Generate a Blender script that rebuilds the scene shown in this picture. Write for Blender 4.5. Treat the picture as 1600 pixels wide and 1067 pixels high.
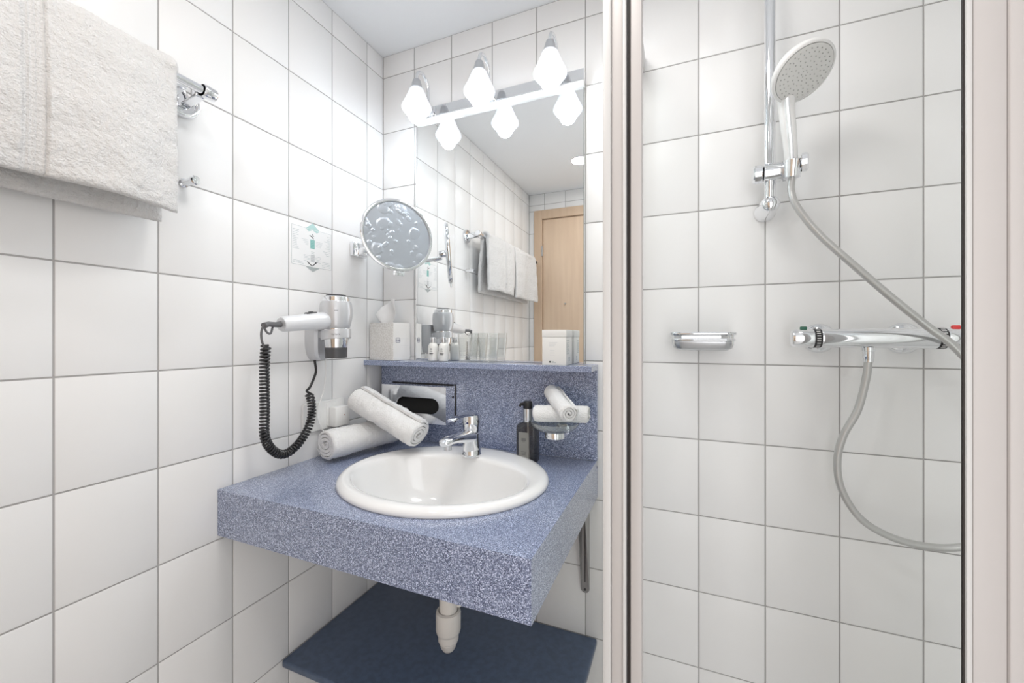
import bpy, bmesh, math, random
from math import pi, sin, cos, radians, sqrt
from mathutils import Vector, Matrix, noise
random.seed(4)
for o in list(bpy.data.objects): bpy.data.objects.remove(o)
S = bpy.context.scene
COL = S.collection
Z0 = 1.4                       # height of the tile joint all z values below are measured from

# ------------------------------------------------------------------ camera, world, lights
cam = bpy.data.cameras.new('camera'); co = bpy.data.objects.new('camera', cam); COL.objects.link(co)
cam.sensor_width = 36; cam.lens = 631.9/1600*36; cam.clip_start = .02
cam.shift_y = -6.7/1600
co.location = (.9865, -1.1696, Z0-.1311); co.rotation_euler = (pi/2, 0, .3921)
S.camera = co
W = bpy.data.worlds.new('world'); S.world = W; W.use_nodes = True
W.node_tree.nodes['Background'].inputs[0].default_value = (.9, .93, 1, 1)
W.node_tree.nodes['Background'].inputs[1].default_value = .6
S.view_settings.view_transform = 'Standard'; S.view_settings.look = 'None'
S.view_settings.gamma = 1; S.view_settings.use_curve_mapping = False
S.view_settings.exposure = 0.40
S.cycles.transparent_max_bounces = 48
BULB, DOWN, TOPFILL, SHOWERL, SOFT = 47.0, 1.7, 3.3, 0.2, 7.4
def area(name, loc, size, power, col=(1, 1, 1)):
    l = bpy.data.lights.new(name, 'AREA'); l.shape = 'DISK'; l.size = size; l.energy = power; l.color = col
    o = bpy.data.objects.new(name, l); o.location = loc; COL.objects.link(o); return o
area('added_fill_lamp_light', (.80, -.62, Z0+.826), .28, TOPFILL, (1, .97, .94))  # fill from an unseen lamp added to brighten counter and walls
area('shower_downlight_light', (1.30, -.28, Z0+.865), .09, SHOWERL, (1, .96, .93))
l = bpy.data.lights.new('soft_fill_light', 'AREA'); l.shape = 'RECTANGLE'; l.size = .68; l.size_y = 2.0; l.energy = SOFT; l.color = (1, .985, .985)  # unseen fill light added behind the camera to even out the room
o = bpy.data.objects.new('soft_fill_light', l); o.location = (1.32, -1.545, 1.15); o.rotation_euler = (pi/2, 0, 0); COL.objects.link(o)
area('downlight_light', (.472, -1.111, Z0+.864), .10, DOWN, (1, .97, .94))

# ------------------------------------------------------------------ materials
def mat(name, col, rough=.5, metal=0, spec=.5, **k):
    m = bpy.data.materials.new(name); m.use_nodes = True
    b = m.node_tree.nodes['Principled BSDF']
    b.inputs['Base Color'].default_value = (*col, 1); b.inputs['Roughness'].default_value = rough
    b.inputs['Metallic'].default_value = metal; b.inputs['Specular IOR Level'].default_value = spec
    for a, v in k.items(): b.inputs[a.replace('_', ' ')].default_value = v
    return m
def bump(m, scale, strength, dist=.001, detail=3, kind='NOISE'):
    nt = m.node_tree; b = nt.nodes['Principled BSDF']
    tc = nt.nodes.new('ShaderNodeTexCoord')
    t = nt.nodes.new('ShaderNodeTexNoise' if kind == 'NOISE' else 'ShaderNodeTexVoronoi')
    t.inputs['Scale'].default_value = scale
    if kind == 'NOISE': t.inputs['Detail'].default_value = detail
    bp = nt.nodes.new('ShaderNodeBump'); bp.inputs['Strength'].default_value = strength; bp.inputs['Distance'].default_value = dist
    nt.links.new(tc.outputs['Object'], t.inputs['Vector'])
    nt.links.new(t.outputs[0], bp.inputs['Height']); nt.links.new(bp.outputs[0], b.inputs['Normal'])
    return m
def vary(m, c1, c2, scale, detail=2, lo=.35, hi=.65, vec=(1, 1, 1)):
    nt = m.node_tree; b = nt.nodes['Principled BSDF']
    tc = nt.nodes.new('ShaderNodeTexCoord'); mp = nt.nodes.new('ShaderNodeMapping'); mp.inputs['Scale'].default_value = vec
    t = nt.nodes.new('ShaderNodeTexNoise'); t.inputs['Scale'].default_value = scale; t.inputs['Detail'].default_value = detail
    r = nt.nodes.new('ShaderNodeValToRGB'); e = r.color_ramp.elements
    e[0].position, e[1].position = lo, hi; e[0].color = (*c1, 1); e[1].color = (*c2, 1)
    nt.links.new(tc.outputs['Object'], mp.inputs[0]); nt.links.new(mp.outputs[0], t.inputs['Vector'])
    nt.links.new(t.outputs[0], r.inputs[0]); nt.links.new(r.outputs[0], b.inputs['Base Color'])
    return m
M = {}
M['tile'] = bump(vary(mat('tile_glaze', (.88, .88, .88), .36, 0, .35), (.86, .857, .852), (.885, .885, .885), 3), 7, .04, .002, 1)
M['grout'] = bump(mat('grout', (.43, .42, .415), .9), 300, .3)
M['ceiling'] = bump(mat('ceiling_paint', (.90, .925, .95), .9), 90, .15)
M['plaster'] = mat('plaster', (.8, .79, .78), .9)
M['floor'] = bump(vary(mat('floor_tile', (.45, .44, .43), .35), (.70, .69, .68), (.76, .75, .74), 8), 40, .1)
M['chrome'] = mat('chrome', (.86, .87, .89), .07, 1)
M['satin'] = mat('satin_chrome', (.62, .63, .65), .28, 1)
M['steel'] = mat('dull_steel', (.45, .44, .435), .4, .5)
M['silver_plastic'] = mat('silver_plastic', (.62, .63, .65), .3, .35)
M['pale_plastic'] = mat('pale_silver_plastic', (.78, .79, .81), .3, .15)
M['mirror'] = mat('mirror_silvering', (.93, .945, .945), .004, 1)
M['white_plastic'] = mat('white_plastic', (.84, .84, .83), .35)
M['frame_white'] = mat('frame_lacquer', (.56, .53, .515), .4)
M['frame_pale'] = mat('frame_lacquer_pale', (.66, .65, .64), .35)
M['ceramic'] = mat('sanitary_ceramic', (.90, .90, .895), .08, Coat_Weight=.4)
M['black'] = mat('black_plastic', (.012, .012, .014), .35)
M['rubber'] = mat('black_rubber', (.02, .014, .012), .6)
M['darkgrey'] = mat('dark_grey_plastic', (.07, .07, .075), .4)
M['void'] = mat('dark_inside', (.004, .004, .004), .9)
M['cord'] = mat('black_cord', (.018, .018, .02), .28)
M['grey_cord'] = mat('grey_sleeve', (.13, .13, .135), .45)
M['hose'] = bump(mat('silver_hose', (.54, .54, .53), .32, .45), 500, .1)
M['headgrey'] = mat('spray_face_grey', (.74, .74, .72), .45)
M['nozzle'] = mat('nozzle_rubber', (.45, .45, .44), .6)
M['red'] = mat('red_button', (.75, .05, .05), .35)
M['green'] = mat('green_button', (.03, .14, .09), .35)
M['teal'] = mat('teal_print', (.19, .46, .42), .5)
M['pale_teal'] = mat('pale_teal_print', (.46, .66, .64), .5)
M['grey_print'] = mat('grey_print', (.42, .46, .46), .5)
M['pale_print'] = mat('pale_grey_print', (.62, .63, .64), .5)
M['line_print'] = mat('thin_outline_print', (.36, .42, .44), .5)
M['ink'] = mat('dark_ink', (.04, .045, .05), .5)
M['blue_ink'] = mat('blue_ink', (.03, .045, .16), .5)
M['film'] = mat('sticker_film', (.87, .875, .875), .36, 0, .35)
M['card'] = bump(mat('white_card', (.80, .79, .77), .6), 220, .12)
M['linen_card'] = bump(vary(mat('speckled_card', (.74, .72, .69), .7), (.66, .64, .61), (.80, .79, .77), 260, 2, .4, .6), 300, .3)
M['tissue'] = mat('tissue_paper', (.86, .86, .86), .9)
M['cream_bottle'] = mat('cream_bottle', (.80, .80, .77), .3)
M['navy'] = bump(vary(mat('navy_laminate', (.03, .04, .07), .36), (.075, .110, .18), (.092, .135, .22), 60), 400, .08)
M['pipe'] = mat('pvc_pipe', (.80, .77, .73), .4)

def speckle():
    m = mat('speckled_solid_surface', (.2, .22, .3), .35, 0, .6, Coat_Weight=.9, Coat_Roughness=.2, Coat_IOR=1.6)
    nt = m.node_tree; b = nt.nodes['Principled BSDF']
    tc = nt.nodes.new('ShaderNodeTexCoord')
    t = nt.nodes.new('ShaderNodeTexNoise'); t.inputs['Scale'].default_value = 620; t.inputs['Detail'].default_value = 1.5
    r = nt.nodes.new('ShaderNodeValToRGB'); e = r.color_ramp.elements
    e[0].position, e[0].color = .36, (.060, .078, .145, 1)
    e[1].position, e[1].color = .66, (.76, .83, 1.0, 1)
    k = r.color_ramp.elements.new(.46); k.color = (.155, .195, .325, 1)
    k = r.color_ramp.elements.new(.56); k.color = (.30, .36, .54, 1)
    t2 = nt.nodes.new('ShaderNodeTexNoise'); t2.inputs['Scale'].default_value = 30
    nt.links.new(tc.outputs['Object'], t.inputs['Vector']); nt.links.new(t.outputs[0], r.inputs[0])
    nt.links.new(r.outputs[0], b.inputs['Base Color'])
    return m
M['speckle'] = speckle()
def terry(name='terry_cloth_shaded', c=(.74, .73, .722)):
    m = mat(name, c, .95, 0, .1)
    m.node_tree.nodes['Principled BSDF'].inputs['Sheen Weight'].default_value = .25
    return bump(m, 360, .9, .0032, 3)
M['terry'] = terry()  # hung towels: same cloth greyed, their dimmer light put into the colour
M['terry_lit'] = terry('terry_cloth_lit', (.88, .88, .875))  # rolls: brighter copy of that cloth, stronger light put into the colour
M['hem'] = bump(mat('woven_hem', (.80, .795, .79), .9), 260, .3)
def wood():
    m = mat('maple_veneer', (.6, .4, .25), .4)
    return vary(m, (.67, .50, .36), (.75, .58, .43), 3.0, 5, .3, .7, (9, 9, .7))
M['wood'] = wood()
M['wood_frame'] = vary(mat('maple_frame', (.6, .4, .25), .4), (.61, .45, .32), (.68, .52, .38), 3.0, 4, .3, .7, (9, 9, .7))
def glassy(name, tint=(1, 1, 1), glossw=.5, rough=.02, body=(.8, .8, .8), bodyw=0.0, ior=1.5):
    m = bpy.data.materials.new(name); m.use_nodes = True; nt = m.node_tree; nt.nodes.clear()
    out = nt.nodes.new('ShaderNodeOutputMaterial'); tr = nt.nodes.new('ShaderNodeBsdfTransparent'); tr.inputs[0].default_value = (*tint, 1)
    gl = nt.nodes.new('ShaderNodeBsdfGlossy'); gl.inputs['Roughness'].default_value = rough
    df = nt.nodes.new('ShaderNodeBsdfDiffuse'); df.inputs[0].default_value = (*body, 1)
    mx = nt.nodes.new('ShaderNodeMixShader'); mx2 = nt.nodes.new('ShaderNodeMixShader')
    lw = nt.nodes.new('ShaderNodeLayerWeight'); lw.inputs['Blend'].default_value = .5
    pw = nt.nodes.new('ShaderNodeMath'); pw.operation = 'POWER'; pw.inputs[1].default_value = 3.5
    ma = nt.nodes.new('ShaderNodeMath'); ma.operation = 'MULTIPLY_ADD'; ma.inputs[1].default_value = glossw; ma.inputs[2].default_value = .04
    nt.links.new(lw.outputs['Facing'], pw.inputs[0]); nt.links.new(pw.outputs[0], ma.inputs[0])
    mx2.inputs[0].default_value = bodyw
    nt.links.new(tr.outputs[0], mx2.inputs[1]); nt.links.new(df.outputs[0], mx2.inputs[2])
    nt.links.new(ma.outputs[0], mx.inputs[0]); nt.links.new(mx2.outputs[0], mx.inputs[1]); nt.links.new(gl.outputs[0], mx.inputs[2])
    nt.links.new(mx.outputs[0], out.inputs[0])
    return m
M['glass'] = glassy('clear_glass', (.97, .99, .98), .35)
M['tumbler'] = glassy('tumbler_glass', (.985, .988, .985), .5, .03, (.85, .85, .83), .04)
M['dish_glass'] = glassy('dish_glass', (.90, .93, .93), .85, .04, (.85, .87, .87), .16)
M['smoke'] = glassy('smoked_bottle', (.52, .50, .48), .6, .03, (.03, .03, .03), .12)
M['label'] = glassy('frosted_label', (.6, .6, .58), .3, .3, (.36, .36, .34), .6)
def shade():
    m = bpy.data.materials.new('opal_glass'); m.use_nodes = True; nt = m.node_tree; nt.nodes.clear()
    out = nt.nodes.new('ShaderNodeOutputMaterial'); a = nt.nodes.new('ShaderNodeBsdfTranslucent'); a.inputs[0].default_value = (.37, .37, .375, 1)
    d = nt.nodes.new('ShaderNodeBsdfDiffuse'); d.inputs[0].default_value = (.93, .94, .95, 1)
    mx = nt.nodes.new('ShaderNodeMixShader'); mx.inputs[0].default_value = .45
    nt.links.new(a.outputs[0], mx.inputs[1]); nt.links.new(d.outputs[0], mx.inputs[2]); nt.links.new(mx.outputs[0], out.inputs[0])
    return m
M['opal'] = shade()
def emit(name, col, s):
    m = bpy.data.materials.new(name); m.use_nodes = True; nt = m.node_tree; nt.nodes.clear()
    out = nt.nodes.new('ShaderNodeOutputMaterial'); e = nt.nodes.new('ShaderNodeEmission')
    e.inputs[0].default_value = (*col, 1); e.inputs[1].default_value = s; nt.links.new(e.outputs[0], out.inputs[0]); return m
M['bulb'] = emit('lit_bulb', (.84, .92, 1), BULB)
M['lens'] = emit('lit_lens', (1, .97, .93), 12)
def droplets():
    m = mat('misted_mirror', (.42, .45, .49), .3, .6)
    nt = m.node_tree; b = nt.nodes['Principled BSDF']; tc = nt.nodes.new('ShaderNodeTexCoord')
    hs = []
    for sc, thr, w in ((22, .33, .0013), (42, .25, .0008)):
        v = nt.nodes.new('ShaderNodeTexVoronoi'); v.inputs['Scale'].default_value = sc; v.inputs['Randomness'].default_value = 1
        r = nt.nodes.new('ShaderNodeValToRGB'); e = r.color_ramp.elements
        e[0].position, e[0].color = 0, (1, 1, 1, 1); e[1].position, e[1].color = thr+.12, (0, 0, 0, 1)
        k = r.color_ramp.elements.new(thr); k.color = (.75, .75, .75, 1)
        nz = nt.nodes.new('ShaderNodeTexNoise'); nz.inputs['Scale'].default_value = 14
        va = nt.nodes.new('ShaderNodeVectorMath'); va.operation = 'MULTIPLY_ADD'; va.inputs[1].default_value = (.03, .03, .03)
        nt.links.new(tc.outputs['Object'], nz.inputs['Vector']); nt.links.new(nz.outputs['Color'], va.inputs[0]); nt.links.new(tc.outputs['Object'], va.inputs[2])
        nt.links.new(va.outputs[0], v.inputs['Vector']); nt.links.new(v.outputs['Distance'], r.inputs[0])
        mu = nt.nodes.new('ShaderNodeMath'); mu.operation = 'MULTIPLY'; mu.inputs[1].default_value = w; nt.links.new(r.outputs[0], mu.inputs[0]); hs.append(mu)
    ad = nt.nodes.new('ShaderNodeMath'); ad.operation = 'ADD'; nt.links.new(hs[0].outputs[0], ad.inputs[0]); nt.links.new(hs[1].outputs[0], ad.inputs[1])
    bp = nt.nodes.new('ShaderNodeBump'); bp.inputs['Strength'].default_value = 1; bp.inputs['Distance'].default_value = 1.0
    nt.links.new(ad.outputs[0], bp.inputs['Height']); nt.links.new(bp.outputs[0], b.inputs['Normal'])
    return m
M['droplets'] = droplets()

# ------------------------------------------------------------------ helpers
def z(v): return v + Z0
def P(x, y, zz): return Vector((x, y, zz+Z0))
class MB:
    """collects shapes in world coordinates and links them as one mesh object"""
    def __init__(s): s.bm = bmesh.new()
    def box(s, a, b, bev=0, seg=1):
        a, b = Vector(a), Vector(b)
        m = Matrix.Translation((a+b)/2) @ Matrix.Diagonal((abs(b.x-a.x), abs(b.y-a.y), abs(b.z-a.z), 1))
        r = bmesh.ops.create_cube(s.bm, size=1, matrix=m)
        if bev:
            es = list({e for v in r['verts'] for e in v.link_edges})
            bmesh.ops.bevel(s.bm, geom=es, offset=bev, segments=seg, affect='EDGES', profile=.5)
        return s
    def obox(s, c, size, R, bev=0, seg=2):
        m = Matrix.Translation(c) @ R.to_4x4() @ Matrix.Diagonal((*size, 1))
        r = bmesh.ops.create_cube(s.bm, size=1, matrix=m)
        if bev:
            es = list({e for v in r['verts'] for e in v.link_edges})
            bmesh.ops.bevel(s.bm, geom=es, offset=bev, segments=seg, affect='EDGES', profile=.5)
        return s
    def grid(s, rows, closed_u=False, closed_v=False):
        vs = [[s.bm.verts.new(p) for p in r] for r in rows]
        nu, nv = len(vs), len(vs[0])
        for i in range(nu if closed_u else nu-1):
            for j in range(nv if closed_v else nv-1):
                q = [vs[i][j], vs[(i+1) % nu][j], vs[(i+1) % nu][(j+1) % nv], vs[i][(j+1) % nv]]
                try: s.bm.faces.new(q)
                except ValueError: pass
        return vs
    def cap(s, ring):
        try: s.bm.faces.new(ring)
        except ValueError: pass
    def tube(s, pts, r, n=10, caps=True, closed=False):
        pts = [Vector(p) for p in pts]; rs = r if isinstance(r, (list, tuple)) else [r]*len(pts)
        rows = []; up = None
        for i, p in enumerate(pts):
            t = (pts[min(i+1, len(pts)-1)] - pts[max(i-1, 0)])
            if closed: t = pts[(i+1) % len(pts)] - pts[i-1]
            t.normalize()
            if up is None:
                up = Vector((0, 0, 1)) if abs(t.z) < .9 else Vector((1, 0, 0))
            a = (up - t*up.dot(t)).normalized(); b = t.cross(a); up = a
            rows.append([p + rs[i]*(cos(2*pi*k/n)*a + sin(2*pi*k/n)*b) for k in range(n)])
        vs = s.grid(rows, closed_u=closed, closed_v=True)
        if caps and not closed: s.cap(list(reversed(vs[0]))); s.cap(vs[-1])
        return s
    def lathe(s, prof, c=(0, 0, 0), ax=(0, 0, 1), n=32, caps=True, sx=1, sy=1, up=None):
        """prof: list of (radius, height along ax)"""
        c = Vector(c); ax = Vector(ax).normalized()
        u = Vector(up) if up else (Vector((1, 0, 0)) if abs(ax.x) < .9 else Vector((0, 1, 0)))
        a = (u-ax*u.dot(ax)).normalized(); b = ax.cross(a)
        rows = [[c+ax*h+r*(sx*cos(2*pi*k/n)*a+sy*sin(2*pi*k/n)*b) for k in range(n)] for r, h in prof]
        vs = s.grid(rows, closed_v=True)
        if caps:
            if prof[0][0] > 1e-6: s.cap(list(reversed(vs[0])))
            if prof[-1][0] > 1e-6: s.cap(vs[-1])
        return s
    def prism(s, poly, a, b):
        """poly: list of points, extruded along vector b"""
        v0 = [s.bm.verts.new(Vector(p)+Vector(a)) for p in poly]; v1 = [s.bm.verts.new(Vector(p)+Vector(a)+Vector(b)) for p in poly]
        n = len(poly); s.cap(list(reversed(v0))); s.cap(v1)
        for i in range(n): s.cap([v0[i], v0[(i+1) % n], v1[(i+1) % n], v1[i]])
        return s
    def build(s, name, m, parent=None, smooth=True, bev=0, angle=35, solid=0, sub=0):
        bm = s.bm
        bmesh.ops.remove_doubles(bm, verts=bm.verts, dist=1e-6)
        bmesh.ops.recalc_face_normals(bm, faces=bm.faces)
        if parent is not None:
            w = world_of(parent)
            for v in bm.verts: v.co -= w
            loc = (0, 0, 0)
        else:
            xs = [v.co for v in bm.verts]
            lo = Vector((min(p.x for p in xs)+max(p.x for p in xs), min(p.y for p in xs)+max(p.y for p in xs), 2*min(p.z for p in xs)))/2
            for v in bm.verts: v.co -= lo
            loc = lo
        me = bpy.data.meshes.new(name); bm.to_mesh(me); bm.free()
        o = bpy.data.objects.new(name, me); o.location = loc; COL.objects.link(o)
        me.materials.append(M[m] if isinstance(m, str) else m)
        if smooth:
            for p in me.polygons: p.use_smooth = True
            me.set_sharp_from_angle(angle=radians(angle))
        if parent is not None: o.parent = parent
        if name in ('text_lines', 'label_print', 'side_line', 'sketch_mark', 'print_lines', 'faint_print', 'side_print', 'scale_marks', 'bead_ring', 'air_grille', 'outline', 'logo_frame'): o['kind'] = 'stuff'
        if bev:
            md = o.modifiers.new('edge', 'BEVEL'); md.width = bev; md.segments = 2; md.limit_method = 'ANGLE'
        if solid:
            md = o.modifiers.new('thick', 'SOLIDIFY'); md.thickness = solid
        if sub:
            md = o.modifiers.new('sub', 'SUBSURF'); md.levels = sub; md.render_levels = sub
        return o
def world_of(o):
    w = Vector(o.location)
    while o.parent: o = o.parent; w += Vector(o.location)
    return w
def tag(o, label=None, cat=None, group=None, kind=None):
    if label: o['label'] = label
    if cat: o['category'] = cat
    if group: o['group'] = group
    if kind: o['kind'] = kind
    return o
def thing(name, loc, label, cat, group=None):
    o = bpy.data.objects.new(name, None); o.location = loc; o.empty_display_size = .02; COL.objects.link(o)
    return tag(o, label, cat, group)
def copy_tree(o, delta=None, parent=None, mirror=None):
    c = o.copy(); COL.objects.link(c); c.parent = parent
    if delta is not None: c.location = Vector(o.location)+Vector(delta)
    for ch in list(o.children): copy_tree(ch, None, c)
    return c
def struct(o, kind='structure'): o['kind'] = kind; return o
def bez(pts, n=12):
    """Catmull-Rom through pts"""
    pts = [Vector(p) for p in pts]; out = []
    q = [pts[0]*2-pts[1]]+pts+[pts[-1]*2-pts[-2]]
    for i in range(1, len(q)-2):
        for k in range(n):
            t = k/n
            out.append(.5*((2*q[i])+(-q[i-1]+q[i+1])*t+(2*q[i-1]-5*q[i]+4*q[i+1]-q[i+2])*t*t+(-q[i-1]+3*q[i]-3*q[i+1]+q[i+2])*t**3))
    out.append(pts[-1]); return out
def text(name, body, size, loc, R, m, parent, ext=.0001, align='CENTER'):
    cu = bpy.data.curves.new(name, 'FONT'); cu.body = body; cu.size = size; cu.align_x = align; cu.extrude = ext
    t = bpy.data.objects.new(name+'_tmp', cu); COL.objects.link(t)
    dg = bpy.context.evaluated_depsgraph_get(); me = bpy.data.meshes.new_from_object(t.evaluated_get(dg))
    bpy.data.objects.remove(t)
    w = world_of(parent)
    me.transform(Matrix.Translation(Vector(loc)-w) @ R.to_4x4())
    o = bpy.data.objects.new(name, me); COL.objects.link(o); o.parent = parent
    me.materials.clear(); me.materials.append(M[m]); return o
def basis(x, zz):
    """rotation whose local x is x and local z is zz (y = z cross x)"""
    x = Vector(x).normalized(); zz = Vector(zz).normalized(); y = zz.cross(x)
    return Matrix((x, y, zz)).transposed()

# ------------------------------------------------------------------ room
XR, YB, ZF, ZC = 1.70, -1.562, -1.4, .877
TW, TH, GAP = .15, .20, .003
tiles = {}
def tile_mesh(w, h):
    k = (round(w, 3), round(h, 3))
    if k in tiles: return tiles[k]
    bm = bmesh.new(); d, b, i = -.007, -.0009, .0011
    rows = []
    for (e, zz) in ((0, d), (0, b), (i*.45, b*.3), (i, 0)):
        rows.append([bm.verts.new(p) for p in ((-w/2+e, -h/2+e, zz), (w/2-e, -h/2+e, zz), (w/2-e, h/2-e, zz), (-w/2+e, h/2-e, zz))])
    for a, c in zip(rows, rows[1:]):
        for j in range(4): bm.faces.new((a[j], a[(j+1) % 4], c[(j+1) % 4], c[j]))
    bm.faces.new(rows[-1]); bmesh.ops.recalc_face_normals(bm, faces=bm.faces)
    me = bpy.data.meshes.new('tile'); bm.to_mesh(me); bm.free(); me.materials.append(M['tile'])
    for p in me.polygons: p.use_smooth = True
    me.set_sharp_from_angle(angle=radians(62))
    tiles[k] = me; return me
def tile_wall(wall, o, u, n, joints, rows, holes=()):
    """o: origin (wall plane), u: horizontal unit vector, n: normal into the room"""
    o, u, n = Vector(o), Vector(u), Vector(n); up = Vector((0, 0, 1)); w0 = world_of(wall)
    R = Matrix((u, up, n)).transposed() if u.cross(up).dot(n) > 0 else Matrix((-u, up, n)).transposed()
    for a, b in zip(joints, joints[1:]):
        for c, d in zip(rows, rows[1:]):
            rects = [(a, b, c, d)]
            for (ha, hb, hc, hd) in holes:
                nr = []
                for (p, q, e, f) in rects:
                    if q <= ha or p >= hb or f <= hc or e >= hd: nr.append((p, q, e, f)); continue
                    if f > hd: nr.append((p, q, hd, f)); f = hd
                    if p < ha: nr.append((p, ha, e, f))
                    if q > hb: nr.append((hb, q, e, f))
                rects = nr
            for (a2, b2, c2, d2) in rects:
                if b2-a2 < .012 or d2-c2 < .012: continue
                t = bpy.data.objects.new('tile', tile_mesh(b2-a2-GAP, d2-c2-GAP)); COL.objects.link(t); t.parent = wall
                t.location = o+u*(a2+b2)/2+up*(z((c2+d2)/2))-w0
                t.rotation_euler = (R @ Matrix.Rotation(random.uniform(-.0008, .0008), 3, 'X') @ Matrix.Rotation(random.uniform(-.0008, .0008), 3, 'Y')).to_euler()
rows = [ZF+i*TH for i in range(12)]+[ZC]
D = .0016; T = .09
wall_left = struct(MB().box((-T, YB-T, z(ZF)-.05), (-D, T, z(ZC)+.05)).build('wall_left', 'grout', smooth=False))
jl = [0]+[(.537+k)*TW for k in range(0, 10)]+[-YB]
tile_wall(wall_left, (0, 0, 0), (0, -1, 0), (1, 0, 0), jl, rows)
wall_back = struct(MB().box((-D, D, z(ZF)-.05), (XR+D, T, z(ZC)+.05)).build('wall_back', 'grout', smooth=False))
jb = [0]+[(.8945+k)*TW for k in range(0, 11)]+[XR]
tile_wall(wall_back, (0, 0, 0), (1, 0, 0), (0, -1, 0), jb, rows)
wall_right = struct(MB().box((XR+D, YB-T, z(ZF)-.05), (XR+T, T, z(ZC)+.05)).build('wall_right', 'grout', smooth=False))
tile_wall(wall_right, (XR, 0, 0), (0, -1, 0), (-1, 0, 0), jl, rows)
# wall with the door, behind the camera and seen in the mirror
DX0, DX1, DZ = .039, .935, .758
wf = MB()
wf.box((-D, YB-T, z(ZF)-.05), (DX0, YB-D, z(ZC)+.05)).box((DX1, YB-T, z(ZF)-.05), (XR+D, YB-D, z(ZC)+.05)).box((DX0, YB-T, z(DZ)), (DX1, YB-D, z(ZC)+.05))
wall_front = struct(wf.build('wall_front', 'grout', smooth=False))
jf = [0, .113]+[.113+.15*k for k in range(1, 11)]+[XR]
tile_wall(wall_front, (0, YB, 0), (1, 0, 0), (0, 1, 0), jf, rows, [(DX0, DX1, ZF-.1, DZ)])
ceiling = struct(MB().box((-T, YB-T, z(ZC)), (XR+T, T, z(ZC)+.08)).build('ceiling', 'ceiling', smooth=False))
floor = struct(MB().box((-T, YB-T, -.08), (XR+T, T, -.0015)).build('floor', 'grout', smooth=False))
fm = {}
for i in range(9):
    for j in range(8):
        x0, y0 = i*.2, -j*.2; x1, y1 = min(x0+.2, XR), max(y0-.2, YB)
        if x1-x0 < .02 or y0-y1 < .02: continue
        k = (round(x1-x0, 3), round(y0-y1, 3))
        if k not in fm:
            a = MB().box((-k[0]/2+.0015, -k[1]/2+.0015, -.006), (k[0]/2-.0015, k[1]/2-.0015, 0), .0008); me = bpy.data.meshes.new('tile'); a.bm.to_mesh(me); a.bm.free(); me.materials.append(M['floor']); fm[k] = me
        t = bpy.data.objects.new('tile', fm[k]); COL.objects.link(t); t.parent = floor
        t.location = Vector(((x0+x1)/2, (y0+y1)/2, 0))-world_of(floor)
# door
door = struct(thing('door_1', (DX0, YB, .0), None, None)); del_keys = None
door['label'] = 'maple veneer door with matching wooden frame facing the mirror'
MB().box((DX0, YB-.08, 0), (.098, YB+.012, z(DZ)), .002).box((.876, YB-.08, 0), (DX1, YB+.012, z(DZ)), .002).box((.098, YB-.08, z(DZ)-.062), (.876, YB+.012, z(DZ)), .002).build('door_frame', 'wood_frame', door)
MB().box((.101, YB-.045, .006), (.873, YB-.004, z(DZ)-.065), .0015).build('door_leaf', 'wood', door)
for hz in (.471, -1.15):
    h = MB().tube([(.099, YB+.012, z(hz)-.03), (.099, YB+.012, z(hz)+.03)], .006, 10).tube([(.099, YB+.012, z(hz)-.034), (.099, YB+.012, z(hz)-.03)], .0075, 10).tube([(.099, YB+.012, z(hz)+.03), (.099, YB+.012, z(hz)+.034)], .0075, 10).build('hinge', 'steel', door)
hd = MB().lathe([(.025, 0), (.025, .008), (.01, .010), (.01, .045)], (.82, YB-.004, 1.05), (0, 1, 0)).tube([(.825, YB+.045, 1.05), (.70, YB+.045, 1.05)], .009, 12).build('door_handle', 'satin', door)
MB().lathe([(.006, 0), (.005, .012)], (.262, YB-.004, z(.10)), (0, 1, 0), 12).build('door_peg', 'steel', door)

# unseen framed panel added behind the camera to carry the soft fill light
fpan = struct(thing('fill_panel_1', (1.32, YB, .12), None, None)); fpan['label'] = 'tall added fill light panel beside the maple door'
MB().box((.955, YB+.0005, .115), (.985, YB+.024, 2.185), .002).box((1.655, YB+.0005, .115), (1.685, YB+.024, 2.185), .002).box((.9852, YB+.0005, .115), (1.6548, YB+.024, .145), .002).box((.9852, YB+.0005, 2.155), (1.6548, YB+.024, 2.185), .002).build('fill_panel_frame', 'frame_pale', fpan)
MB().box((.985, YB+.002, .145), (1.655, YB+.008, 2.155)).build('fill_pane', emit('fill_pane_glow', (1, .985, .985), .15), fpan, smooth=False)

# ------------------------------------------------------------------ ceiling lamps
def downlight(x, y, label, r=.030):
    t = thing('downlight', (x, y, z(ZC)-.012), label, 'ceiling light', 'recessed ceiling downlights')
    MB().lathe([(r*.72, -.0), (r*.72, .002), (r, .004), (r, .0115), (r*.72, .0115), (r*.72, .004)], (x, y, z(ZC)-.012)).build('trim_ring', 'chrome', t)
    MB().lathe([(0, .006), (r*.7, .006), (r*.7, .009), (0, .009)], (x, y, z(ZC)-.012), caps=False).build('lens', 'lens', t)
    return t
downlight(.472, -1.111, 'small round chrome downlight reflected near the mirror top')
downlight(1.30, -.28, 'small round chrome downlight over the shower')
t = thing('added_fill_lamp', (.80, -.62, z(ZC)-.05), 'round added ceiling fill lamp in the middle of the room', 'ceiling light')  # lamp body added around the ceiling fill, not a known fixture
MB().lathe([(.0, .0), (.12, .002), (.14, .012), (.145, .03)], (.80, -.62, z(ZC)-.05), n=48, caps=False).build('diffuser', emit('fill_lamp_diffuser', (1, .97, .94), 1.2), t)
MB().lathe([(.147, .02), (.151, .02), (.151, .05), (.147, .05)], (.80, -.62, z(ZC)-.05), n=48).build('rim', 'white_plastic', t)

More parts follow.
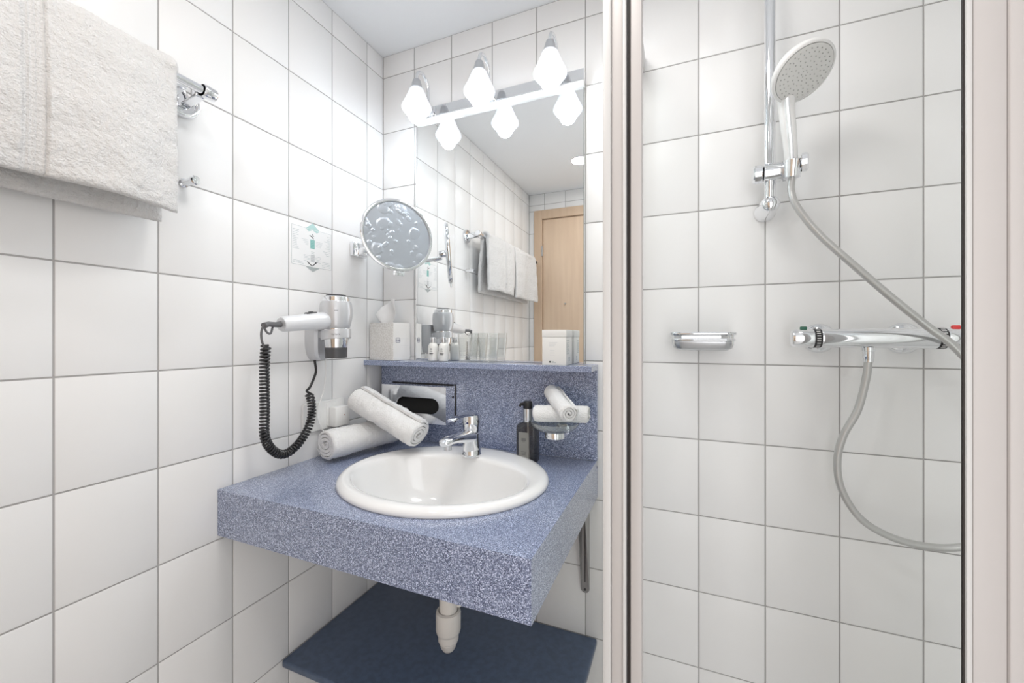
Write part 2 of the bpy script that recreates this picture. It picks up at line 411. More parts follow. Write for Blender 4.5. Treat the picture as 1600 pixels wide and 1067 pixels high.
# ------------------------------------------------------------------ washstand: counter, backsplash, shelves
CX1, CY = .770, -.566; CT, CB = -.483, -.589
SX, SY, SA, SB = .4385, -.293, .2665, .2365
ctr = thing('vanity_counter', (0.385, CY/2, z(CB)), 'thick blue speckled countertop with deep front apron holding the basin', 'counter')
mb = MB()
angs = sorted([2*pi*k/72 for k in range(72)]+[math.atan2(yy-SY, xx-SX) % (2*pi) for xx in (0.001, CX1) for yy in (CY, -.0185)])
inner, outer = [], []
for a in angs:
    dx, dy = cos(a), sin(a); ts = []
    if dx > 1e-9: ts.append((CX1-SX)/dx)
    if dx < -1e-9: ts.append((.001-SX)/dx)
    if dy > 1e-9: ts.append((-.0185-SY)/dy)
    if dy < -1e-9: ts.append((CY-SY)/dy)
    q = min(ts); outer.append((SX+dx*q, SY+dy*q)); k = .965; r = 1/sqrt((dx/(SA*k))**2+(dy/(SB*k))**2); inner.append((SX+dx*r, SY+dy*r))
rws = [[(x, y, z(CT)) for x, y in inner], [(x, y, z(CT)) for x, y in outer], [(x, y, z(CT)-.02) for x, y in outer], [(x, y, z(CT)-.02) for x, y in inner]]
mb.grid(rws, closed_u=True, closed_v=True)
mb.build('worktop', 'speckle', ctr, smooth=False)
MB().box((.001, CY, z(CB)), (CX1, CY+.019, z(CT)-.0202)).build('front_apron', 'speckle', ctr, smooth=False)
MB().box((CX1-.019, CY+.0192, z(CB)), (CX1, -.001, z(CT)-.0202)).build('side_apron', 'speckle', ctr, smooth=False)
bs = MB().box((.008, -.018, z(CT)+.0002), (.771, -.0005, z(-.2252)), .0008).build('backsplash', 'speckle'); tag(bs, 'blue speckled panel standing on the back wall behind the faucet', 'backsplash')
sh = MB().box((.0005, -.0975, z(-.225)), (.771, -.0005, z(-.209)), .0008).build('mirror_shelf', 'speckle'); tag(sh, 'narrow blue speckled shelf directly under the mirror', 'shelf')
ls = MB().box((.0005, -.403, z(-1.018)), (.768, -.0005, z(-.998)), .005, 3).build('lower_shelf', 'navy'); tag(ls, 'plain dark navy shelf below the countertop', 'shelf')

# wall bracket under the counter
bk = thing('shelf_bracket', (.734, -.004, z(-.873)), 'grey steel wall bracket with slot under the right end of the countertop', 'bracket')
poly = []
for k in range(13):
    a = pi+pi*k/12; poly.append((.734+.0125*cos(a), 0, z(-.860)+.0125*sin(a)))
poly += [(.7465, 0, z(-.593)), (.7215, 0, z(-.593))]
MB().prism(poly, (0, -.0005, 0), (0, -.004, 0)).build('wall_strip', 'steel', bk)
for sx in (.7225, .7435):
    MB().prism([(sx, -.0045, z(-.855)), (sx, -.007, z(-.855)), (sx, -.060, z(-.593)), (sx, -.0045, z(-.593))], (0, 0, 0), (.0022, 0, 0)).build('side_flange', 'steel', bk)
MB().box((.733, -.0085, z(-.84)), (.7352, -.0046, z(-.60)), .0008).build('rib', 'darkgrey', bk)
MB().lathe([(.0035, 0), (.0035, .002), (.001, .0022)], (.734, -.0045, z(-.862)), (0, -1, 0), 14).build('screw', 'darkgrey', bk)

# siphon
tr = thing('drain_trap', (.425, -.25, z(-.955)), 'white plastic bottle trap hanging below the basin', 'drain trap')
MB().tube([P(.4385, -.300, -.622), P(.425, -.25, -.66)], .018, 20).tube([P(.425, -.25, -.652), P(.425, -.25, -.87)], .0235, 28).build('pipe', 'pipe', tr)
MB().lathe([(.0255, .062), (.0315, .060), (.0325, .054), (.0325, .012), (.030, .004), (.0265, .001)], P(.425, -.25, -.91), n=36, caps=False).build('union_nut', 'pipe', tr)
MB().lathe([(.0, -.045), (.008, -.044), (.015, -.0395), (.020, -.031), (.0225, -.022), (.0235, -.020), (.0238, -.016), (.0265, -.013), (.0270, .004)], P(.425, -.25, -.912), n=36, caps=False).build('cup', 'pipe', tr)
MB().tube([P(.447, -.235, -.66), P(.447, -.235, -.84)], .009, 12).tube([P(.43, -.24, -.78), P(.43, -.02, -.78)], .016, 16).build('waste_pipe', 'pipe', tr)

# basin
bs = thing('wash_basin', (SX, SY, z(CT)), 'oval white ceramic basin set into the blue countertop', 'sink')
NB = 96
def ell(cx, cy, a, b, zz): return [(cx+a*cos(2*pi*k/NB), cy+b*sin(2*pi*k/NB), z(zz)) for k in range(NB)]
IX, IY, IA, IB = SX, -.322, .2255, .166
prof = [ell(SX, SY, SA*.955, SB*.955, CT-.01), ell(SX, SY, SA-.003, SB-.003, CT+.0006), ell(SX, SY, SA, SB, CT+.004), ell(SX, SY, SA-.003, SB-.003, CT+.011), ell(SX, SY, SA-.010, SB-.010, CT+.0165), ell(SX, SY-.003, SA-.020, SB-.024, CT+.0185)]
def mixe(t, zz):
    a, b, cy = SA-.020, SB-.024, SY-.003
    return ell(SX, cy+(IY-cy)*t, a+(IA-a)*t, b+(IB-b)*t, CT+zz)
prof += [mixe(.6, .0165), mixe(.88, .0145), mixe(1, .0105)]
for f, dz in ((.985, 0), (.965, -.012), (.94, -.03), (.90, -.052), (.84, -.076), (.75, -.098), (.62, -.116), (.46, -.128), (.28, -.134), (.11, -.137)):
    prof.append(ell(IX, IY+(1-f)*.03, IA*f, IB*f, CT+dz))
mb = MB(); mb.grid(prof, closed_v=True); mb.build('bowl', 'ceramic', bs, angle=80)
MB().lathe([(.0, .0), (.020, .0), (.024, .0015), (.026, .004), (.0295, .0055), (.031, .004), (.030, -.004)], P(IX, IY+.027, CT-.137), n=32, caps=False).build('drain', 'chrome', bs)
MB().lathe([(0, .012), (.008, .011), (.015, .008), (.016, .006), (.0, .006)], P(IX, IY+.027, CT-.137), n=24, caps=False).build('drain_plug', 'chrome', bs)

# faucet
FX, FY, FZ = .4385, -.146, CT+.0155
fa = thing('basin_faucet', P(FX, FY, FZ), 'chrome single lever mixer tap on the back rim of the basin', 'faucet')
MB().lathe([(.0275, 0), (.0275, .004), (.026, .006), (.0255, .02), (.0245, .04), (.0235, .058), (.024, .062)], P(FX, FY, FZ), n=32).build('body', 'chrome', fa)
def loft(secs, n=20):
    rws = []
    for (c, w, h, d) in secs:      # centre, half width (x), half height, direction
        d = Vector(d).normalized(); a = Vector((1, 0, 0)); b = d.cross(a)
        rws.append([Vector(c)+a*w*math.copysign(abs(cos(2*pi*k/n))**.75, cos(2*pi*k/n))+b*h*math.copysign(abs(sin(2*pi*k/n))**.75, sin(2*pi*k/n)) for k in range(n)])
    m = MB(); vs = m.grid(rws, closed_v=True); m.cap(list(reversed(vs[0]))); m.cap(vs[-1]); return m
loft([(P(FX, FY+.012, -.415), .021, .016, (0, -1, .0)), (P(FX, FY-.02, -.410), .0225, .0165, (0, -1, .08)), (P(FX, FY-.06, -.405), .0205, .0135, (0, -1, .05)), (P(FX, FY-.10, -.3985), .019, .0105, (0, -1, .02)), (P(FX, FY-.130, -.397), .0185, .0095, (0, -1, -.05)), (P(FX, FY-.146, -.399), .0155, .0085, (0, -1, -.15)), (P(FX, FY-.153, -.401), .009, .005, (0, -1, -.2))]).build('spout', 'chrome', fa, angle=50)
MB().lathe([(.0105, 0), (.0105, .011), (.0118, .012), (.0118, .020)], P(FX, FY-.130, -.4195), n=24).build('aerator', 'satin', fa)
MB().lathe([(.0235, -.40), (.0235, -.392), (.0245, -.390), (.0255, -.375), (.0255, -.362), (.023, -.352), (.015, -.346), (0, -.344)], (FX, FY, Z0), n=32, caps=False).build('cap', 'chrome', fa)
loft([(P(FX, FY+.012, -.354), .016, .006, (0, -1, .0)), (P(FX, FY-.015, -.349), .017, .0065, (0, -1, .05)), (P(FX, FY-.05, -.346), .0125, .0048, (0, -1, .02)), (P(FX, FY-.085, -.346), .0105, .0042, (0, -1, 0)), (P(FX, FY-.112, -.347), .011, .0045, (0, -1, -.05)), (P(FX, FY-.118, -.348), .008, .003, (0, -1, -.1))]).build('lever', 'chrome', fa, angle=50)
MB().lathe([(.0032, 0), (.003, .001)], P(FX, FY-.0245, -.372), (0, -1, 0), 12).build('temperature_mark', 'blue_ink', fa)

# ------------------------------------------------------------------ wall mirror
mi = thing('wall_mirror', P(.4407, -.002, -.207), 'tall rectangular frameless mirror above the speckled shelf', 'mirror')
MB().box(P(.150, -.0112, -.2085), P(.7315, -.0006, .5915)).build('glass_edge', mat('mirror_edge', (.35, .40, .40), .15), mi, smooth=False)
MB().box(P(.1505, -.0121, -.208), P(.731, -.0114, .5912)).build('reflective_face', 'mirror', mi, smooth=False)

# ------------------------------------------------------------------ mirror lamp
lf = thing('mirror_light_bar', P(.445, -.001, .592), 'chrome three-arm light bar mounted above the mirror', 'wall light')
pr = [(0, -.0006, .6045), (0, -.0230, .6045), (0, -.0255, .606), (0, -.0255, .637), (0, -.024, .6385), (0, -.0006, .6385)]
MB().prism([(.156, y, z(v)) for y, v in ((-.0006, .592), (-.020, .592), (-.0255, .5945), (-.0275, .598), (-.0265, .6025), (-.022, .604), (-.0006, .604))], (0, 0, 0), (.578, 0, 0)).build('lower_lip', 'white_plastic', lf, angle=40)
MB().prism([(.155, y, z(v)) for _, y, v in pr], (0, 0, 0), (.580, 0, 0)).build('back_bar', 'chrome', lf, angle=25)
for i, lx in enumerate((.222, .443, .660)):
    dn = thing('lamp_arm', P(lx, -.107, .60), None, None); COL.objects.unlink(dn); bpy.data.objects.remove(dn)
    arm = MB().lathe([(.012, 0), (.012, .004), (.0075, .0065)], P(lx, -.0275, .612), (0, -1, 0), 20)
    arm.tube(bez([P(lx, -.030, .612), P(lx, -.040, .618), P(lx, -.043, .640), P(lx, -.044, .675), P(lx, -.052, .703), P(lx, -.074, .7165), P(lx, -.096, .708), P(lx, -.106, .690), P(lx, -.107, .672)], 7), .0055, 14)
    a = arm.build('arm', 'chrome', lf)
    MB().lathe([(.0055, .682), (.011, .679), (.0135, .672), (.0175, .657), (.0195, .651), (.0195, .647), (.012, .647)], (lx, -.107, Z0), n=28).build('cap', 'satin', a)
    sp = [(.0185, .6525), (.0215, .648), (.0265, .635), (.0335, .618), (.0405, .604), (.0450, .595), (.0462, .590), (.0450, .5855), (.0400, .579), (.0345, .573), (.0325, .570)]
    sp += [(r-.0022, h+.0004) for r, h in reversed(sp)]
    MB().lathe(sp, (lx, -.107, Z0), n=40, caps=False).build('shade', 'opal', a, angle=70)
    MB().lathe([(0, .5435), (.010, .5455), (.0185, .551), (.0235, .5585), (.0255, .567), (.0245, .576), (.020, .586), (.0145, .595), (.012, .606), (.012, .625), (0, .625)], (lx, -.107, Z0), n=32, caps=False).build('bulb', 'bulb', a)

# ------------------------------------------------------------------ magnifying mirror
mc = P(.190, -.159, .181); mn = Vector((.853, -.521, .085)).normalized()
mg = thing('magnifying_mirror', P(0, -.147, .134), 'round chrome shaving mirror on a swing arm at the corner', 'shaving mirror')
MB().box(P(.0006, -.160, .133), P(.014, -.098, .179), .0025, 2).build('wall_plate', 'chrome', mg)
MB().box(P(.014, -.148, .137), P(.046, -.112, .158), .002, 2).tube([P(.034, -.13, .150), P(.10, -.112, .150), P(.175, -.138, .162)], .0075, 12).build('swing_arm', 'chrome', mg)
MB().lathe([(.011, -.035), (.013, -.03), (.013, -.012), (.03, -.009)], mc, mn, 24).build('pivot', 'chrome', mg)
MB().lathe([(0, -.0105), (.095, -.0105), (.107, -.0095), (.1125, -.005), (.1135, .0), (.1125, .0045), (.1085, .0065), (.104, .0055), (.1025, .002), (.1025, -.002), (0, -.002)], mc, mn, 72, caps=False).build('rim', 'chrome', mg, angle=50)
MB().lathe([(0, .0008), (.05, .0010), (.1022, .0022), (.1022, -.0016), (0, -.0016)], mc, mn, 72, caps=False).build('mirror_glass', 'droplets', mg, angle=40)
hx = (Vector((0, 0, 1))-mn*mn.z).normalized(); hy = mn.cross(hx)
MB().obox(mc-hx*.119, (.014, .034, .007), basis(hx, mn), .002).build('handle_tab', 'chrome', mg)

# ------------------------------------------------------------------ hygiene notice on the tile
nt_ = thing('hygiene_notice', P(.0002, -.303, .062), 'thin printed towel notice with a green and grey arrow on the left wall', 'sticker')
RN = basis((0, -1, 0), (1, 0, 0)) if False else Matrix(((0, 0, 1), (1, 0, 0), (0, 1, 0)))   # local x -> +y, local y -> +z, local z -> +x
def flat(mb, ys, zs, x0=.0006, th=.0002): mb.box(P(x0, ys[0], zs[0]), P(x0+th, ys[1], zs[1])); return mb
flat(MB(), (-.373, -.236), (.073, .182), .0002, .0004).build('backing', 'film', nt_, smooth=False)
m = MB()
flat(m, (-.373, -.3725), (.073, .182)); flat(m, (-.2365, -.236), (.073, .182)); flat(m, (-.373, -.328), (.1815, .182)); flat(m, (-.278, -.236), (.1815, .182)); flat(m, (-.373, -.328), (.073, .0735)); flat(m, (-.278, -.236), (.073, .0735))
m.build('outline', 'line_print', nt_, smooth=False)
def tri(pts, nm, mt): MB().prism([P(.0006, a, b) for a, b in pts], (0, 0, 0), (.0002, 0, 0)).build(nm, mt, nt_, smooth=False)
tri([(-.328, .181), (-.278, .181), (-.289, .174), (-.303, .180), (-.317, .174)], 'arrow_wing', 'pale_teal'); tri([(-.326, .182), (-.280, .182), (-.303, .200)], 'arrow_top', 'pale_teal')
tri([(-.328, .0725), (-.278, .0725), (-.303, .0585)], 'arrow_bottom', 'grey_print')
flat(MB(), (-.3115, -.2965), (.126, .152), .0006).build('text_block', 'teal', nt_, smooth=False)
flat(MB(), (-.3105, -.2965), (.088, .108), .0006).build('text_block', 'pale_print', nt_, smooth=False)
m = MB()
m.tube([P(.0008, -.314, .163), P(.0008, -.306, .160), P(.0008, -.301, .155)], .0012, 6).tube([P(.0008, -.305, .168), P(.0008, -.300, .162)], .0008, 6)
m.tube([P(.0008, -.322, .086), P(.0008, -.312, .079), P(.0008, -.305, .076), P(.0008, -.299, .080), P(.0008, -.292, .088)], .0013, 6).tube([P(.0008, -.300, .079), P(.0008, -.286, .090)], .0007, 6)
m.build('sketch_mark', 'ink', nt_)
m = MB()
for k in range(12):
    flat(m, (-.370, -.370+random.uniform(.008, .022)), (.170-k*.0048, .1708-k*.0048))
    flat(m, (-.240-random.uniform(.008, .026), -.240), (.171-k*.0052, .1718-k*.0052))
for k in range(4):
    flat(m, (-.340+.004*k, -.318), (.148-k*.0045, .1486-k*.0045)); flat(m, (-.292, -.268-.002*k), (.148-k*.0045, .1486-k*.0045))
    flat(m, (-.370, -.338+.002*k), (.084-k*.003, .0846-k*.003)) if k < 3 else None
    flat(m, (-.270, -.240), (.092-k*.0045, .0926-k*.0045))
for k in range(5): flat(m, (-.334, -.313), (.104-k*.004, .1045-k*.004)); flat(m, (-.294, -.274), (.104-k*.004, .1045-k*.004))
m.build('text_lines', 'line_print', nt_, smooth=False)
m = MB()
for k in range(5): flat(m, (-.3105+.001*(k % 2), -.298), (.129+k*.0048, .1302+k*.0048), .0008)
m.build('text_lines', 'pale_teal', nt_, smooth=False)
m = MB()
for k in range(7): flat(m, (-.3095+.001*(k % 2), -.2975), (.087+k*.0048, .0878+k*.0048), .0008)
m.build('text_lines', 'grey_print', nt_, smooth=False)

# ------------------------------------------------------------------ hair dryer
DXc, DYc = .082, -.295
hd = thing('hair_dryer', P(DXc, DYc, -.192), 'silver hair dryer held upright in a wall holder', 'hair dryer')
c = (DXc, DYc, Z0)
MB().lathe([(0, -.012), (.018, -.0125), (.030, -.0145), (.0355, -.018), (.0365, -.024), (.0368, -.036)], c, n=40, caps=False).build('grille_end', 'chrome', hd)
gv = MB()
for r in (.008, .014, .020, .026): gv.tube([(DXc+r*cos(2*pi*k/28), DYc+r*sin(2*pi*k/28), z(-.0115)-r*r*1.2) for k in range(28)], .0012, 6, closed=True)
gv.build('air_grille', 'darkgrey', hd)
MB().lathe([(.0368, -.029), (.0405, -.031), (.0425, -.038), (.0440, -.052), (.0440, -.066), (.0425, -.080), (.0395, -.094), (.0370, -.103), (.0350, -.106)], c, n=48, caps=False).build('body', 'silver_plastic', hd)
MB().obox(P(DXc+.0315, DYc-.0305, -.056), (.001, .010, .0015), basis((.72, -.69, 0), (0, 0, 1))).build('vent_slit', 'ink', hd)
MB().lathe([(.0340, -.104), (.0340, -.112), (.0335, -.13), (.0320, -.146), (.0300, -.160), (.0295, -.162)], c, n=48, caps=False).build('neck', 'chrome', hd)
MB().lathe([(.0300, -.160), (.0290, -.175), (.0290, -.189), (.0255, -.190), (.0255, -.165)], c, n=40, caps=False).build('nozzle', 'darkgrey', hd)
h0, h1 = P(DXc-.004, DYc-.030, -.084), P(.076, -.462, -.099)
hdir = (h1-h0).normalized(); L = (h1-h0).length
MB().lathe([(.0195, 0), (.0235, .006), (.0240, .02), (.0225, .05), (.0205, .09), (.0195, L-.008), (.0185, L-.002), (.017, L), (0, L)], h0, hdir, 36, caps=False).build('handle', 'pale_plastic', hd, angle=50)
MB().lathe([(.0165, 0), (.0165, .0012), (.006, .0018)], h1, hdir, 28).build('end_cap', 'silver_plastic', hd)
sw = h0+hdir*.052+Vector((0, 0, .0225))
MB().obox(sw, (.032, .013, .006), basis(hdir, (0, 0, 1)), .002).build('switch', 'darkgrey', hd)
MB().obox(sw+Vector((0, 0, .003)), (.010, .009, .004), basis(hdir, (0, 0, 1)), .001).build('switch_slider', 'black', hd)
dh = thing('hair_dryer_holder', P(.0, -.292, -.197), 'silver wall holder with a ring around the hair dryer neck', 'holder')
rws = []
for zz, y0, y1, x1 in ((-.080, -.326, -.262, .034), (-.10, -.329, -.260, .037), (-.13, -.331, -.259, .038), (-.16, -.329, -.261, .036), (-.18, -.325, -.265, .033), (-.192, -.318, -.270, .031), (-.197, -.312, -.276, .029)):
    rws.append([P(.0006, y0, zz), P(x1*.55, y0, zz), P(x1*.85, y0+.004, zz), P(x1, y0+.012, zz), P(x1, y1-.012, zz), P(x1*.85, y1-.004, zz), P(x1*.55, y1, zz), P(.0006, y1, zz)])
m = MB(); vs = m.grid(rws, closed_v=True); m.cap(vs[0]); m.cap(list(reversed(vs[-1]))); m.build('mount_body', 'silver_plastic', dh, angle=30)
N = 48; rws = []
for k in range(N):
    a = 2*pi*k/N; lift = .004*cos(a)
    rws.append([Vector((DXc+r*cos(a), DYc+r*sin(a), z(h)+lift)) for r, h in ((.0362, -.113), (.0395, -.111), (.0405, -.120), (.0405, -.136), (.0385, -.1375), (.0362, -.136))])
m = MB(); m.grid(rws, closed_u=True, closed_v=True); m.box(P(.030, -.313, -.134), P(.048, -.277, -.114), .002).build('ring', 'silver_plastic', dh, angle=40)
dl = Vector((.66, -.75, 0)).normalized()
for k, ch in enumerate('Valera'):
    a = math.atan2(-.72, .69)+(k-2.4)*.092; nn = Vector((cos(a), sin(a), 0)); tg = Vector((-sin(a), cos(a), 0))
    text('lettering', ch, .0068, Vector((DXc, DYc, z(-.1270)+.003*cos(a)))+nn*.0408, Matrix((tg, Vector((0, 0, 1)), nn)).transposed(), 'ink', dh)

# cords
cc = thing('coiled_cord', P(.07, -.51, -.42), 'coiled black hair dryer cord hanging in a loop on the left wall', 'cord')
sl0 = h1+hdir*.003
MB().tube([sl0, sl0+hdir*.012, P(.088, -.505, -.100), P(.092, -.520, -.104)], [.0075, .0065, .0062, .0072], 14).build('strain_relief', 'grey_cord', cc)
MB().tube(bez([sl0+hdir*.02+Vector((0, 0, -.004)), P(.088, -.500, -.122), P(.091, -.512, -.119), P(.092, -.521, -.106), P(.092, -.526, -.122), P(.092, -.524, -.142), P(.090, -.515, -.156)], 8), .0026, 8).build('lead', 'grey_cord', cc)
path = bez([P(.086, -.510, -.150), P(.084, -.512, -.19), P(.078, -.508, -.25), P(.072, -.503, -.31), P(.067, -.500, -.365), P(.062, -.484, -.398), P(.056, -.455, -.424), P(.051, -.424, -.430), P(.048, -.388, -.413), P(.045, -.357, -.380), P(.042, -.343, -.345), P(.040, -.343, -.310), P(.039, -.350, -.288)], 30)
cum = [0]
for a, b in zip(path, path[1:]): cum.append(cum[-1]+(b-a).length)
Lc = cum[-1]; pitch = .0082; per = 14; n = int(Lc/pitch*per); pts = []; j = 0; up = Vector((1, 0, 0))
for i in range(n+1):
    s = Lc*i/n
    while j < len(cum)-2 and cum[j+1] < s: j += 1
    f = (s-cum[j])/max(1e-9, cum[j+1]-cum[j]); p = path[j].lerp(path[j+1], f); t_ = (path[j+1]-path[j]).normalized()
    a = (up-t_*up.dot(t_)).normalized(); b = t_.cross(a); th = 2*pi*i/per; up = a
    pts.append(p+.0088*(cos(th)*a+sin(th)*b))
MB().tube(pts, .0029, 7).build('coil', 'cord', cc, angle=80)
MB().tube(bez([pts[-1], P(.034, -.352, -.280), P(.032, -.340, -.270), P(.031, -.325, -.245), P(.031, -.319, -.225), P(.029, -.322, -.196)], 8), .0034, 9).build('straight_lead', 'cord', cc)
wc = MB().tube(bez([P(.014, -.270, -.195), P(.014, -.268, -.24), P(.016, -.278, -.29), P(.018, -.297, -.33), P(.018, -.302, -.36), P(.020, -.292, -.392), P(.022, -.276, -.418), P(.02, -.250, -.440), P(.012, -.225, -.455), P(.006, -.20, -.479)], 8), .0024, 8).build('power_cable', 'white_plastic'); tag(wc, 'thin white cable dropping from the dryer holder behind the rolled towel', 'cable')

# sockets
sk = thing('wall_socket', P(0, -.266, -.408), 'white double socket plate with a small plugged-in adapter behind the cords', 'socket')
def rrect(y0, y1, z0, z1, x0, x1, r, seg=6):
    pts = []
    for cy, cz, a0 in ((y1-r, z1-r, 0), (y0+r, z1-r, pi/2), (y0+r, z0+r, pi), (y1-r, z0+r, 1.5*pi)):
        for k in range(seg+1): a = a0+pi/2*k/seg; pts.append(P(x0, cy+r*cos(a), cz+r*sin(a)))
    return MB().prism(pts, (0, 0, 0), (x1-x0, 0, 0))
rrect(-.343, -.189, -.405, -.321, .0006, .009, .010).build('cover_plate', 'white_plastic', sk, bev=.0015)
MB().lathe([(.0205, .0), (.0205, -.001), (.018, -.0015), (.0175, -.0085), (0, -.0085)], P(.0095, -.304, -.363), (1, 0, 0), 28, caps=False).build('socket_well', 'white_plastic', sk)
rrect(-.262, -.196, -.398, -.328, .009, .012, .006).build('insert', 'white_plastic', sk)
MB().box(P(.012, -.256, -.400), P(.040, -.200, -.342), .003, 2).build('adapter', 'white_plastic', sk)
MB().lathe([(.0016, 0), (.0012, .0006)], P(.040, -.222, -.368), (1, 0, 0), 12).build('indicator', mat('red_lamp', (.3, .02, .02), .4), sk)
MB().tube(bez([P(.026, -.232, -.399), P(.027, -.232, -.425), P(.026, -.228, -.45), P(.02, -.21, -.478)], 6), .0022, 8).build('adapter_lead', 'white_plastic', sk)

# ------------------------------------------------------------------ dispenser on backsplash
dx0, dx1, dyf, dz0, dz1 = .060, .311, -.078, -.407, -.2885
dp = thing('tissue_dispenser', P(.185, -.018, -.407), 'chrome tissue dispenser with an oval slot on the backsplash beside the towels', 'dispenser')
# front plate with slot
def slot_plate():
    m = MB(); n = 64; cxs, czs, hw, r = .2025, -.3515, .0565, .0245
    inn, out = [], []
    an = sorted([2*pi*k/n for k in range(n)]+[math.atan2(zz-czs, xx-cxs) % (2*pi) for xx in (dx0, dx1) for zz in (dz0, dz1)])
    for a in an:
        dx, dz = cos(a), sin(a)
        ts = []
        if dx > 1e-9: ts.append((dx1-cxs)/dx)
        if dx < -1e-9: ts.append((dx0-cxs)/dx)
        if dz > 1e-9: ts.append((dz1-czs)/dz)
        if dz < -1e-9: ts.append((dz0-czs)/dz)
        q = min(ts); out.append((cxs+dx*q, czs+dz*q))
        # stadium boundary
        if abs(dz) > 1e-6 and abs(dx/dz*r) <= hw: q = r/abs(dz)
        else:
            ex = math.copysign(hw, dx); b = -2*dx*ex; c_ = ex*ex-r*r; q = (-b+sqrt(max(0, b*b-4*c_)))/2
        inn.append((cxs+dx*q, czs+dz*q))
    rw = []
    for ring, y in ((inn, dyf+.006), (inn, dyf+.001), ([(cxs+(x-cxs)*1.02, czs+(v-czs)*1.03) for x, v in inn], dyf), (out, dyf), (out, dyf+.058)):
        rw.append([P(x, y, v) for x, v in ring])
    m.grid(rw, closed_v=True); return m
slot_plate().build('cover', 'chrome', dp, angle=30)
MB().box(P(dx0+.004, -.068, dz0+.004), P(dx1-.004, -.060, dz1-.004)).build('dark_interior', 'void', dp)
MB().box(P(dx0-.002, -.0205, dz0-.002), P(dx1+.003, -.0183, dz1+.003), .0006).build('back_plate', 'black', dp)
MB().lathe([(.0045, 0), (.0045, .001), (.002, .0012)], P(dx1, -.035, -.325), (1, 0, 0), 14).build('lock', 'black', dp)

# ------------------------------------------------------------------ rolled towels
def roll(name, p0, p1, r, label, group, turns=3.6, seed=0, flatten=.93, core=.010, amp=.0022, cat='towel', band=None, nl=70):
    p0, p1 = Vector(p0), Vector(p1); ax = (p1-p0).normalized(); L = (p1-p0).length
    a = (Vector((0, 0, 1))-ax*ax.z).normalized(); b = ax.cross(a)
    na = int(turns*34); th = (r-core)/turns*.80
    prof = []
    for i in range(na+1):
        t = i/na; an = 2*pi*turns*t+seed; rr = core+(r-core)*t
        prof.append((an, rr, t))
    outer = prof; inner = [(an, rr-th, t) for an, rr, t in reversed(prof)]
    rg = outer+inner
    rw = []
    for k in range(nl+1):
        s = k/nl; row = []
        e = min(s, 1-s)*L
        rnd = 0 if e > .008 else (1-sqrt(max(0, 1-(1-e/.008)**2)))*.006
        for q, (an, rr, t) in enumerate(rg):
            rad = rr
            if t > (1-1.02/turns) and q <= na: rad -= rnd
            off = .006*noise.noise(Vector((t*6, seed, (0 if s < .5 else 4)+1.7*t)))*(1 if e < .02 else .0)
            p = p0+ax*(L*s+off)+a*rad*cos(an)*flatten+b*rad*sin(an)/flatten
            if q <= na and t > (1-1.02/turns):
                d = amp*noise.noise(p*240)+amp*.8*noise.noise(p*90)+.0022*noise.noise(p*22+Vector((seed, 0, 0)))
                if band and abs(s-band) < .045: d -= .0012
                p += (a*cos(an)+b*sin(an))*d
            row.append(p)
        rw.append(row)
    m = MB(); vs = m.grid(rw, closed_v=True)
    for e_ in (0, -1):
        R_ = vs[e_]; nn = len(R_)
        for i in range(na):
            q = [R_[i], R_[i+1], R_[nn-2-i], R_[nn-1-i]]
            m.cap(q if e_ else list(reversed(q)))
    o = m.build(name, 'terry_lit', angle=70); return tag(o, label, cat, group)
roll('rolled_hand_towel', P(.070, -.324, CT+.0515), P(.114, -.085, CT+.0515), .0490, 'white rolled hand towel lying on the countertop under the other roll', 'rolled hand towels', seed=.6, band=.5, nl=90)
roll('rolled_hand_towel', P(.066, -.190, -.321), P(.303, -.207, -.4085), .0465, 'white rolled hand towel leaning across the lower roll towards the faucet', 'rolled hand towels', seed=2.6, band=.42, nl=90)

# ------------------------------------------------------------------ soap bottle
sbx, sby = .588, -.088
so = thing('soap_bottle', P(sbx, sby, CT), 'dark smoked pump soap bottle on the countertop right of the basin', 'soap bottle')
def sect(c, w, d, n=36, p=.5): return [Vector((c[0]+w*math.copysign(abs(cos(2*pi*k/n))**p, cos(2*pi*k/n)), c[1]+d*math.copysign(abs(sin(2*pi*k/n))**p, sin(2*pi*k/n)), c[2])) for k in range(n)]
rw = [sect((sbx, sby, z(CT+h)), w, d) for h, w, d in ((.0008, .029, .018), (.0025, .0305, .020), (.01, .031, .0205), (.09, .031, .0205), (.100, .030, .0195), (.106, .026, .017), (.109, .018, .014), (.111, .0115, .0115), (.118, .011, .011))]
m = MB(); vs = m.grid(rw, closed_v=True); m.cap(list(reversed(vs[0]))); m.build('bottle', 'smoke', so, angle=50)
rw = [sect((sbx, sby, z(CT+h)), w, d) for h, w, d in ((.004, .0275, .0175), (.07, .0283, .018))]
MB().box(P(sbx-.019, sby-.0214, CT+.014), P(sbx+.010, sby-.0208, CT+.085), .0002).build('label_panel', 'label', so)
m = MB()
for k, (w, h) in enumerate(((.013, .066), (.013, .062), (.009, .058), (.015, .03), (.014, .026), (.012, .022))): m.box(P(sbx-.0045-w/2, sby-.0217, CT+h), P(sbx-.0045+w/2, sby-.0214, CT+h+(.0022 if k < 2 else .001)))
m.build('label_print', 'darkgrey', so)
MB().tube([P(sbx+.004, sby, CT+.006), P(sbx, sby, CT+.112)], .0025, 8).build('dip_tube', 'white_plastic', so)
MB().lathe([(.0125, 0), (.0130, .003), (.0130, .034), (.0122, .037)], P(sbx, sby, CT+.112), n=28).build('collar', 'satin', so)
MB().lathe([(.0125, .149), (.0135, .151), (.0135, .163), (.0125, .168), (.0105, .170), (0, .170)], P(sbx, sby, CT), n=28, caps=False).tube([P(sbx-.006, sby, CT+.162), P(sbx-.020, sby-.003, CT+.160), P(sbx-.023, sby-.004, CT+.154)], [.0055, .0045, .0042], 10).build('pump_head', 'black', so)

